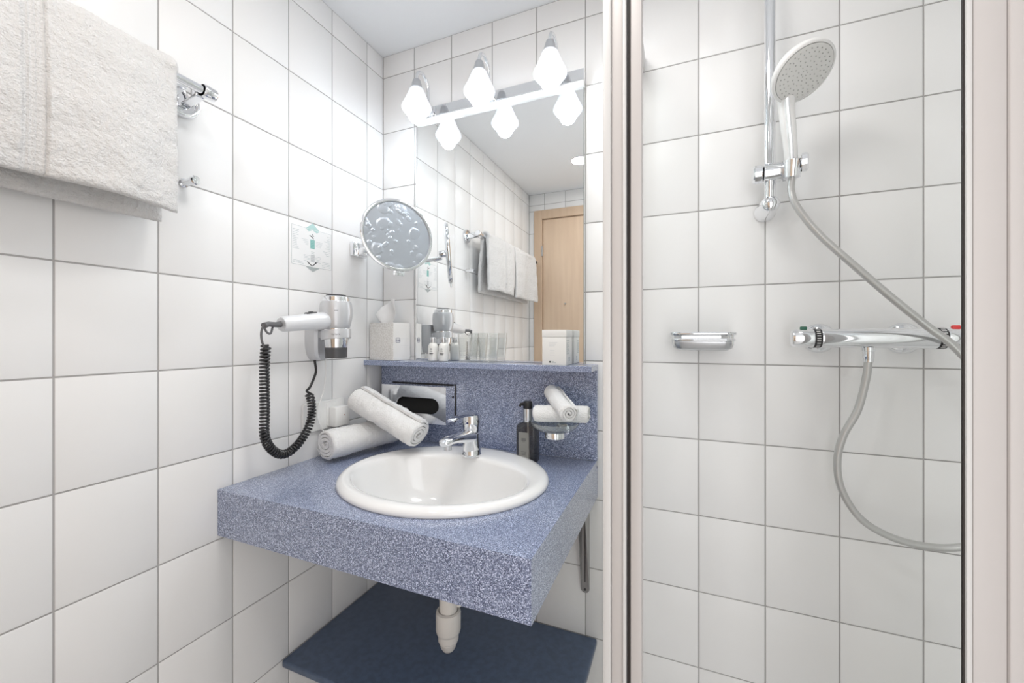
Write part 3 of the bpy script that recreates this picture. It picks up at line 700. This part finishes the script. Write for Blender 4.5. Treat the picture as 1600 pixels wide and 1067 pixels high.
# ------------------------------------------------------------------ glass dish with washcloths
dxc, dyc, dz_ = .672, -.100, -.379
gd = thing('glass_dish', P(dxc, dyc, -.41), 'round clear glass soap dish on a chrome wall holder', 'dish')
MB().lathe([(0, -.004), (.03, -.0035), (.05, .002), (.0605, .010), (.0645, .016), (.067, .017), (.0665, .0145), (.062, .006), (.052, -.0035), (.034, -.0095), (.0, -.0105)], P(dxc, dyc, dz_), n=56, caps=False).build('bowl', 'dish_glass', gd, angle=60)
MB().lathe([(.024, -.029), (.0275, -.027), (.0275, -.014), (.026, -.0105), (.020, -.0105), (.020, -.026)], P(dxc, dyc, dz_), n=40).build('holder_ring', 'chrome', gd)
m = MB()
for k in range(16):
    a = 2*pi*k/16; m.lathe([(0, -.0015), (.0016, 0), (0, .0015)], P(dxc+.0275*cos(a), dyc+.0275*sin(a), dz_-.0205), (cos(a), sin(a), 0), 8, caps=False)
m.build('bead_ring', 'chrome', gd)
MB().tube([P(dxc, dyc+.026, dz_-.021), P(dxc, -.024, dz_-.021)], .0065, 14).lathe([(.021, 0), (.021, .004), (.009, .008)], P(dxc, -.0185, dz_-.021), (0, -1, 0), 28).build('wall_arm', 'chrome', gd)
roll('rolled_washcloth', P(.614, -.098, -.3440), P(.763, -.088, -.3395), .0260, 'small white washcloth roll lying flat in the glass dish', 'washcloth rolls', turns=3.2, seed=1.1, core=.006, amp=.0008, nl=60, flatten=1)
roll('rolled_washcloth', P(.640, -.038, -.286), P(.727, -.160, -.3270), .0268, 'small white washcloth roll resting on top and pointing to the room', 'washcloth rolls', turns=3.2, seed=4.0, core=.005, amp=.0008, nl=60, flatten=1)

# ------------------------------------------------------------------ things on the mirror shelf
ZS = -.209
tb = thing('tissue_box', P(.066, -.045, ZS), 'white cube tissue box with a tissue sticking out, on the shelf by the corner', 'tissue box')
A_ = radians(8); ex = Vector((cos(A_), -sin(A_)*1.0, 0)); ex = Vector((cos(A_), -sin(A_), 0)); ey = Vector((sin(A_), cos(A_), 0))
ctr0 = P(.117, -.0905, ZS)          # front right lower corner
def tbp(u, v, h): return ctr0-ex*u+ey*v+Vector((0, 0, h))
BWd, BDp, BH = .1125, .078, .1265
m = MB(); b8 = [tbp(u, v, h) for h in (.0003, BH) for u, v in ((0, 0), (BWd, 0), (BWd, BDp), (0, BDp))]
vs = [m.bm.verts.new(p) for p in b8]
for f in ((0, 1, 2, 3), (4, 5, 6, 7), (1, 2, 6, 5), (2, 3, 7, 6), (3, 0, 4, 7), (0, 1, 5, 4)): m.cap([vs[i] for i in f])
m.build('carton', 'linen_card', tb, smooth=False, bev=.0015)
m = MB(); m.obox(tbp(-.0003, BDp/2, BH/2), (.0006, BDp-.003, BH-.003), basis(ex, (0, 0, 1))); m.build('printed_side', 'card', tb, smooth=False)
m = MB(); m.obox(tbp(-.0008, .021, .068), (.0004, .019, .017), basis(ex, (0, 0, 1)), .0001, 1)
RS = Matrix((ey, Vector((0, 0, 1)), ex)).transposed()
MBl = MB(); q = tbp(-.0010, .021, .068)
for s_ in (-1, 1):
    MBl.obox(q+Vector((0, 0, s_*.0073)), (.0004, .015, .0013), basis(ex, (0, 0, 1))); MBl.obox(q+ey*s_*.0085, (.0004, .0013, .0125), basis(ex, (0, 0, 1)))
MBl.build('logo_frame', 'blue_ink', tb, smooth=False)
m.bm.free()
text('logo_lettering', 'TORK', .0065, q+Vector((0, 0, -.0022)), RS, 'blue_ink', tb)
m = MB()
for hh in (.073, .050): m.obox(tbp(-.0008, .055, hh), (.0003, .040, .0006), basis(ex, (0, 0, 1)))
m.build('side_line', 'pale_print', tb, smooth=False)
# tissue: folded sheet standing up from the slot
m = MB(); n1, n2 = 22, 16; rw = []
base = tbp(.058, .036, BH-.006)
for i in range(n1+1):
    v = i/n1; row = []
    for j in range(n2+1):
        u = j/n2*2-1
        wdt = (.022+.022*min(1, v*2.2))*(1-.12*max(0, v-.55)/.45)
        off = .010*sin(u*3.2+v*2.5)+.006*sin(v*5)*u
        p = base+ex*(-(-.010)*0+u*wdt-.016*v*0+ .006)+ex*(.012*(v**1.5))-ex*.010+ey*(off-.005)+Vector((0, 0, v*.088*(1-.30*max(0, -u)*v-.03*max(0, u)**2)))
        row.append(p)
    rw.append(row)
m.grid(rw); m.build('tissue', 'tissue', tb, angle=80, solid=.0005)

def toiletry(x, y, label):
    t = thing('toiletry_bottle', P(x, y, ZS), label, 'bottle', 'mini toiletry bottles on the shelf')
    MB().lathe([(0, .0004), (.0135, .0004), (.0155, .002), (.0160, .005), (.0160, .046), (.0150, .052), (.0115, .0575), (.0085, .0595), (.0085, .062)], P(x, y, ZS), n=32, caps=False).build('bottle', 'cream_bottle', t)
    MB().lathe([(.0085, .0605), (.0100, .061), (.0100, .0665), (.0092, .067), (.0092, .0685), (.0100, .069), (.0100, .0755), (.009, .077), (0, .077)], P(x, y, ZS), n=28, caps=False).build('screw_cap', 'satin', t)
    m = MB()
    for k in range(7):
        hh = (.041, .037, .031, .025, .0235, .020, .015)[k]; w = (.004, .005, .006, .010, .008, .007, .004)[k]; hgt = (.0012, .0012, .001, .0022, .001, .0008, .0008)[k]
        for q in range(4):
            a = math.atan2(-.9, .15)+(q/3-.5)*w/.016; nn = Vector((cos(a), sin(a), 0))
            m.obox(P(x, y, ZS+hh)+nn*.0161, (.0003, w/3.2, hgt), basis(nn, (0, 0, 1)))
    m.build('label_print', 'darkgrey', t, smooth=False)
    return t
toiletry(.244, -.048, 'small cream toiletry bottle next to the tissue box')
toiletry(.2835, -.048, 'small cream toiletry bottle next to the stacked drinking glasses')
def tumbler(x, y, dz, label, k):
    t = MB().lathe([(0, .0006), (.0255, .0006), (.0270, .002), (.0330, .0755), (.0325, .0765), (.0318, .0755), (.0258, .006), (0, .0055)], P(x, y, ZS+dz), n=40, caps=False).build('drinking_glass', 'tumbler', angle=60)
    return tag(t, label, 'glass', 'stacked drinking glasses on the shelf')
for x, who in ((.372, 'beside the toiletry bottles'), (.442, 'towards the white carton')):
    tumbler(x, -.044, 0, 'clear tumbler standing on the shelf, lower of the stack '+who, 0)
    tumbler(x, -.044, .0145, 'clear tumbler nested in another, upper of the stack '+who, 1)
wb = thing('white_carton', P(.668, -.055, ZS), 'small white lidded carton at the right end of the shelf', 'box')
MB().box(P(.632, -.091, ZS+.0003), P(.7005, -.024, ZS+.078), .0012, 2).build('carton', 'card', wb)
MB().box(P(.6312, -.0918, ZS+.078), P(.7013, -.0232, ZS+.0985), .0015, 2).build('lid', 'card', wb)
MB().lathe([(.0026, 0), (.0026, .0003)], P(.6545, -.0911, ZS+.0095), (0, -1, 0), 20).build('emblem', 'ink', wb)
m = MB(); m.box(P(.659, -.0913, ZS+.0065), P(.672, -.0910, ZS+.0078)); m.box(P(.659, -.0913, ZS+.0105), P(.666, -.0910, ZS+.0115)); m.build('print_lines', 'grey_print', wb)
m = MB()
for k in range(3): m.box(P(.652, -.0913, ZS+.062-.0045*k), P(.676-.004*k, -.0910, ZS+.0632-.0045*k)); m.box(P(.654, -.0913, ZS+.040-.006*k), P(.668, -.0910, ZS+.0412-.006*k))
m.build('faint_print', 'pale_print', wb)
m = MB()
m.box(P(.7005, -.085, ZS+.067), P(.7008, -.056, ZS+.069))
for k in range(12): m.box(P(.7005, -.085, ZS+.062-.0028*k), P(.7008, -.058-.003*(k*7 % 4), ZS+.0632-.0028*k))
for k in range(4): m.box(P(.7005, -.065, ZS+.020-.003*k), P(.7008, -.048, ZS+.0212-.003*k))
m.build('side_print', 'grey_print', wb)

# ------------------------------------------------------------------ towel rail and towels
tr = thing('towel_rail', P(0, -1.05, .34), 'chrome towel rail running along the left wall', 'towel rail')
BX, BZ = .075, .380
MB().tube([P(BX, -.622, BZ), P(BX, -1.50, BZ)], .0085, 20).build('rail', 'chrome', tr)
for yy in (-.640, -1.482):
    s_ = 1 if yy > -1 else -1
    pt = MB().lathe([(.012, .0), (.0135, .003), (.0135, .022), (.012, .025), (0, .025)], P(BX, yy-(.002 if s_ > 0 else -.002), BZ), (0, s_, 0), 28, caps=False).build('end_sleeve', 'chrome', tr)
    MB().lathe([(.034, 0), (.034, .006), (.032, .009), (.029, .010), (.026, .010), (.024, .006), (0, .006)], P(.0006, yy, BZ-.006), (1, 0, 0), 44, caps=False).build('wall_rosette', 'chrome', tr)
    MB().prism([P(.007, yy-.010, BZ-.022), P(.007, yy+.010, BZ-.022), P(.007, yy+.010, BZ+.004), P(.007, yy-.010, BZ+.004)], (0, 0, 0), (.060, 0, .010)).build('bracket_arm', 'chrome', tr, bev=.003)
def hung_towel(y0, y1, zf, zb, seed, label, band=None, th=.018):
    """y0 > y1; profile: front hem up over the rail and down behind"""
    R_ = .0095
    def path(front_x, s):    # s 0..1 over the inner line
        pass
    cl = []    # centre line (x, z)
    n1 = 96
    for i in range(n1): t = i/n1; cl.append((BX+R_+th/2+.008*sin(t*pi)*.6+.006*(1-t), zf+(BZ-.004-zf)*t, 'f', t))
    for i in range(16): a = pi*i/15; cl.append((BX+(R_+th/2)*cos(a), BZ+(R_+th/2)*sin(a), 't', 0))
    for i in range(1, n1+1): t = i/n1; cl.append((BX-R_-th/2-.018*min(1, t*1.5)-.0*t, BZ-.004-(BZ-.004-zb)*t, 'b', t))
    nrm = []
    for i in range(len(cl)):
        a, b = cl[max(0, i-1)], cl[min(len(cl)-1, i+1)]; dx, dz = b[0]-a[0], b[1]-a[1]; l = math.hypot(dx, dz); nrm.append((dz/l, -dx/l))
    NY = 170; rw = []
    for j in range(NY+1):
        f = j/NY; e = min(f, 1-f)*(y0-y1)
        k = 1 if e > th*.6 else sqrt(max(.02, 1-(1-e/(th*.6))**2))
        yy = y0+(y1-y0)*f; row = []
        ring = [(cl[i], nrm[i], +1) for i in range(len(cl))]+[(cl[i], nrm[i], -1) for i in reversed(range(len(cl)))]
        for (cx, cz, part, t), (nx, nz), sd in ring:
            inb = band and band[0] < yy < band[1] and sd > 0
            hgt = (cz-zf)/(BZ-zf)
            wv = 0
            if part == 'f': wv = (.010*sin((yy*14+seed)+hgt*1.2)+.006*sin(yy*31+seed*2))*(1-.6*hgt)
            if part == 'b': wv = .003*sin(yy*17+seed)
            hem = min(1, max(0, (cz-(zf if part != 'b' else zb))/.012)) if part != 't' else 1
            hh = th/2*k*(1 if part == 't' else (.55+.45*sqrt(hem)))
            p = Vector((cx+sd*nx*-1*0+0, yy, z(cz)))
            p.x = cx+sd*(-nx)*-hh*1.0 if False else cx+sd*nx*hh
            p.z = z(cz+sd*nz*hh)
            p.x += wv
            if part == 'f': p.z += .004*sin(f*pi)*(1-hgt)
            if p.x < .004: p.x = .004
            if not inb:
                a_ = .0016*noise.noise(p*260)+.0014*noise.noise(p*120)+.0035*noise.noise(p*25+Vector((seed, 0, 0)))
            else:
                a_ = -.0040+.0011*sin(yy*2*pi/.0052)+.0004*sin(p.z*2*pi/.004)
            p.x += nx*sd*a_; p.z += nz*sd*a_
            row.append(p)
        rw.append(row)
    m = MB(); vs = m.grid(rw, closed_v=True); n = len(cl)
    for e_ in (0, -1):
        R2 = vs[e_]
        for i in range(n-1):
            q = [R2[i], R2[i+1], R2[2*n-2-i], R2[2*n-1-i]]; m.cap(q if e_ else list(reversed(q)))
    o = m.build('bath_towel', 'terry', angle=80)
    return tag(o, label, 'towel', 'bath towels on the rail')
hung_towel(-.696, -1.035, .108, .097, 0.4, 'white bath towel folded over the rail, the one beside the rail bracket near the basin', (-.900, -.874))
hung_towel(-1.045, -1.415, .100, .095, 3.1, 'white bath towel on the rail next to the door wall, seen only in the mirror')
hk = thing('wall_hook', P(0, -.636, .198), 'tiny chrome knob hook below the towel rail end', 'hook')
MB().lathe([(.0095, 0), (.0095, .003), (.0065, .005), (.0065, .034)], P(.0006, -.636, .200), (1, 0, 0), 24).build('stem', 'chrome', hk)
MB().lathe([(.0065, 0), (.0095, .002), (.0098, .010), (.008, .0125), (0, .013)], P(.034, -.636, .200), (1, 0, 0), 24, caps=False).build('knob', 'chrome', hk)

# ------------------------------------------------------------------ shower
FRY = -.52
en = thing('shower_enclosure', (1.1, FRY, .06), 'white framed shower enclosure with open entry between two upright posts', 'shower enclosure')
ZT = 2.0
def post(x0, x1, y0, y1, nm, m_, bev=.0015): return MB().box((x0, y0, .06), (x1, y1, ZT), bev, 2).build(nm, m_, en)
post(.877, .8895, FRY-.020, FRY+.022, 'corner_post', 'frame_pale', .003)
post(.8897, .9065, FRY-.014, FRY+.020, 'post_channel', 'frame_white')
post(.9067, .9118, FRY-.018, FRY+.014, 'post_lip', 'frame_pale')
post(.9125, .9170, FRY-.006, FRY+.010, 'gasket', 'rubber', .0005)
post(.9177, .934, FRY-.010, FRY+.020, 'slide_stile', 'frame_white')
MB().box((.884, FRY+.024, .065), (.890, -.012, ZT-.01)).build('side_glass', 'glass', en, smooth=False)
MB().box((.878, -.016, .06), (.8895, -.0005, ZT), .001).build('wall_profile', 'frame_pale', en)
post(1.2970, 1.2985, FRY-.003, FRY+.001, 'gasket', 'rubber', .0005)
post(1.2987, 1.3045, FRY-.006, FRY+.006, 'door_lip', 'frame_pale', .002)
post(1.3047, 1.334, FRY-.005, FRY+.012, 'door_stile', 'frame_white')
post(1.3342, 1.352, FRY-.008, FRY+.016, 'door_step', 'frame_white', .003)
post(1.3522, 1.405, FRY-.014, FRY+.016, 'fixed_post', 'frame_pale', .003)
MB().box((1.403, FRY-.003, .065), (XR-.016, FRY+.003, ZT-.01)).build('front_glass', 'glass', en, smooth=False)
MB().box((XR-.016, FRY-.014, .06), (XR-.0005, FRY+.014, ZT), .001).build('wall_profile', 'frame_pale', en)
MB().box((.877, FRY-.022, ZT), (XR-.0005, FRY+.022, ZT+.04), .003).box((.877, FRY+.0225, ZT), (.9, -.0005, ZT+.04), .003).build('top_rail', 'frame_pale', en)
ty = thing('shower_tray', (1.28, -.27, 0), 'white shower tray on the floor inside the enclosure', 'shower tray')
rw = []
for (e, hh) in ((0, .001), (0, .052), (.004, .058), (.045, .058), (.055, .045), (.09, .032), (.25, .026)):
    xa, xb, ya, yb = .872+e, XR-.001-e, FRY-.026+e, -.001-e; rw.append([(xa, ya, hh), (xb, ya, hh), (xb, yb, hh), (xa, yb, hh)])
m = MB(); vs = m.grid(rw, closed_v=True); m.cap(vs[-1]); m.build('tray', 'ceramic', ty, bev=.003)
MB().lathe([(0, .0275), (.04, .0275), (.044, .026)], (1.28, -.27, 0), n=32, caps=False).build('drain_cover', 'chrome', ty)

RX, RY = 1.1825, -.065
rr = thing('riser_rail', P(RX, -.001, .15), 'vertical chrome shower rail fixed on the tiled shower wall', 'shower rail')
MB().tube([P(RX, RY, .185), P(RX, RY, .80)], .0115, 24).build('rail', 'chrome', rr)
for zz in (.178, .80):
    MB().lathe([(.0235, .0006), (.0235, .006), (.0215, .012), (.0205, .060), (.0195, .072), (.0155, .080), (.008, .0845), (0, .0855)], P(RX, 0, zz), (0, -1, 0), 36, caps=False).build('wall_mount', 'chrome', rr)
sl = MB().tube([P(RX-.014, RY, .252), P(RX+.022, RY, .252)], .0225, 28).build('slider', 'chrome', rr, bev=.002)
kn = MB().lathe([(.0185, 0), (.0210, .003), (.0210, .016), (.0185, .019), (0, .019)], P(RX-.016, RY, .252), (-1, 0, 0), 12, caps=False).build('slider_knob', 'chrome', sl, angle=25)
MB().lathe([(.0165, 0), (.0225, .002), (.0225, .008), (.0165, .010)], P(RX+.023, RY, .252), (1, -.25, 0), 28).build('collar', 'satin', sl)
hc = P(1.2195, -.098, .243); hup = Vector((.03, -.09, 1)).normalized()
MB().lathe([(.0115, -.020), (.0165, -.018), (.0185, .018), (.0155, .018)], hc, hup, 28).tube([P(RX+.026, RY-.004, .252), hc], .010, 14).build('hand_shower_socket', 'chrome', sl)
MB().lathe([(.0150, 0), (.0200, .002), (.0200, .011), (.015, .014), (0, .014)], P(1.234, -.103, .253), (1, -.2, 0), 12, caps=False).build('tilt_knob', 'chrome', sl, angle=25)

hs = thing('hand_shower', hc, 'round white and grey hand shower hanging in the rail holder', 'shower head')
Hn = Vector((.331, -.5206, -.787)).normalized(); hcn = P(1.2255, -.150, .4270)
hu = (Vector((0, 0, 1))-Hn*Hn.z).normalized()
MB().lathe([(0, -.032), (.018, -.031), (.036, -.027), (.051, -.018), (.0590, -.007), (.0610, .000), (.0600, .006), (.056, .0075), (.0545, .005), (0, .005)], hcn, Hn, 64, caps=False).build('shell', 'white_plastic', hs, angle=60)
MB().lathe([(0, .0055), (.0535, .0055), (.0543, .0075), (.052, .0085), (.04, .0090), (0, .0095)], hcn, Hn, 64, caps=False).build('spray_face', 'headgrey', hs, angle=60)
m = MB(); fa_ = (Hn.cross(hu)).normalized()
for ri, (rad, cnt) in enumerate(((.006, 6), (.014, 10), (.023, 15), (.032, 20), (.040, 25), (.047, 28))):
    for k in range(cnt):
        a = 2*pi*k/cnt+ri*.3; m.lathe([(.0013, 0), (.0010, .0016), (0, .0018)], hcn+Hn*.0085+hu*rad*cos(a)+fa_*rad*sin(a), Hn, 6, caps=False)
nz = m.build('nozzles', 'nozzle', hs); nz['kind'] = 'stuff'
m = MB(); top = hcn-Hn*.014-hu*.044
hp = bez([hc-hup*.014, hc.lerp(top, .25), hc.lerp(top, .5), hc.lerp(top, .78), top+hu*.006-Hn*.003], 8)
rs = [.0118+.0040*min(1, i/24) for i in range(len(hp))]
m.tube(hp, rs, 22).build('handle', 'white_plastic', hs, angle=70)
m = MB(); pts = [p+Vector((-.15, -1, -.1)).normalized()*(rs[i]-.0028) for i, p in enumerate(hp)]
m.tube(pts[4:28], .0055, 10).build('chrome_strip', 'chrome', hs)

hose = MB().tube(bez([hc-hup*.020, P(1.2175, -.098, .195), P(1.226, -.108, .156), P(1.263, -.118, .090), P(1.329, -.12, .011), P(1.390, -.12, -.058), P(1.439, -.12, -.110), P(1.484, -.12, -.157), P(1.560, -.112, -.27), P(1.600, -.10, -.40), P(1.575, -.09, -.51), P(1.502, -.08, -.552), P(1.447, -.08, -.559), P(1.395, -.08, -.550), P(1.347, -.08, -.521), P(1.314, -.08, -.464), P(1.306, -.08, -.402), P(1.317, -.08, -.345), P(1.342, -.08, -.287), P(1.357, -.078, -.218), P(1.362, -.075, -.176)], 12), .0072, 14).build('shower_hose', 'hose'); tag(hose, 'smooth silver shower hose looping from the hand shower to the mixer bar', 'hose')

VY, VZ = -.075, -.1335
va = thing('thermostatic_mixer', P(1.37, 0, VZ-.03), 'chrome horizontal mixer bar with green and red tabs in the shower', 'shower valve')
MB().lathe([(.0205, 0), (.0212, .004), (.0212, .192), (.0205, .196)], P(1.277, VY, VZ), (1, 0, 0), 36).build('body', 'chrome', va)
for ex_ in (1.2925, 1.4475):
    MB().lathe([(.0345, .0006), (.0345, .004), (.031, .010), (.022, .015), (.0165, .020), (.0165, .060)], P(ex_, 0, VZ), (0, -1, 0), 40).build('wall_rosette', 'chrome', va)
for x0, sgn, tabm, nm in ((1.263, -1, 'green', 'temperature'), (1.484, 1, 'red', 'flow')):
    k = MB().lathe([(.0205, 0), (.0210, .002), (.0200, .036), (.0185, .040), (.012, .041), (0, .041)], P(x0, VY, VZ), (sgn, 0, 0), 36, caps=False).build(nm+'_handle', 'chrome', va)
    MB().box(P(x0+sgn*.011, VY-.0045, VZ+.019), P(x0+sgn*.024, VY+.0045, VZ+.0265), .002, 2).build(nm+'_tab', tabm, k)
    rg = MB().lathe([(.0212, 0), (.0216, .001), (.0216, .012), (.0212, .013)], P(x0 if sgn < 0 else x0-.013, VY, VZ), (1, 0, 0), 36).build('scale_ring', 'black', va)
    m = MB()
    for q in range(9):
        a = -pi/2+(q-4)*.26; nn = Vector((0, sin(a), cos(a)+0)); nn = Vector((0, -cos((q-4)*.26), sin((q-4)*.26)))
        m.obox(P((x0+.0065) if sgn < 0 else x0-.0065, VY, VZ)+nn*.0217, (.007, .0018, .0006), basis((1, 0, 0), nn))
    m.build('scale_marks', 'white_plastic', rg, smooth=False)
MB().lathe([(.0115, .0), (.0115, .008), (.010, .009), (.010, .022), (.0088, .024), (.0088, .032)], P(1.362, VY, VZ-.019), (0, 0, -1), 24).build('hose_outlet', 'chrome', va)

sd = thing('soap_basket', P(1.035, 0, -.165), 'small chrome soap holder on the shower wall', 'soap holder')
def rr2(x0, x1, y0, y1, zz, r, seg=6):
    pts = []
    for cx, cy, a0 in ((x1-r, y1-r, 0), (x0+r, y1-r, pi/2), (x0+r, y0+r, pi), (x1-r, y0+r, 1.5*pi)):
        for k in range(seg+1): a = a0+pi/2*k/seg; pts.append(P(cx+r*cos(a), cy+r*sin(a), zz))
    return pts
MB().tube(rr2(.968, 1.110, -.098, -.008, -.1225, .022), .0042, 10, closed=True).build('upper_rim', 'chrome', sd)
MB().tube(rr2(.970, 1.108, -.097, -.009, -.1375, .022), .0038, 10, closed=True).build('middle_rim', 'chrome', sd)
m = MB(); r0 = rr2(.970, 1.108, -.097, -.009, -.142, .022); r1 = rr2(.974, 1.104, -.093, -.013, -.158, .02); r2 = rr2(.984, 1.094, -.083, -.02, -.1635, .016)
vs = m.grid([r0, r1, r2], closed_v=True); m.cap(vs[-1]); m.build('dish', 'satin', sd, angle=50)
for x in (.975, 1.103):
    for y in (-.090, -.016): MB().tube([P(x, y, -.1225), P(x, y, -.150)], .003, 8).build('strut', 'chrome', sd)
MB().prism([p for p in [P(.99, 0, -.118), P(1.088, 0, -.118), P(1.088, 0, -.158), P(.99, 0, -.158)]], (0, -.0006, 0), (0, -.008, 0)).build('wall_plate', 'chrome', sd, bev=.003)
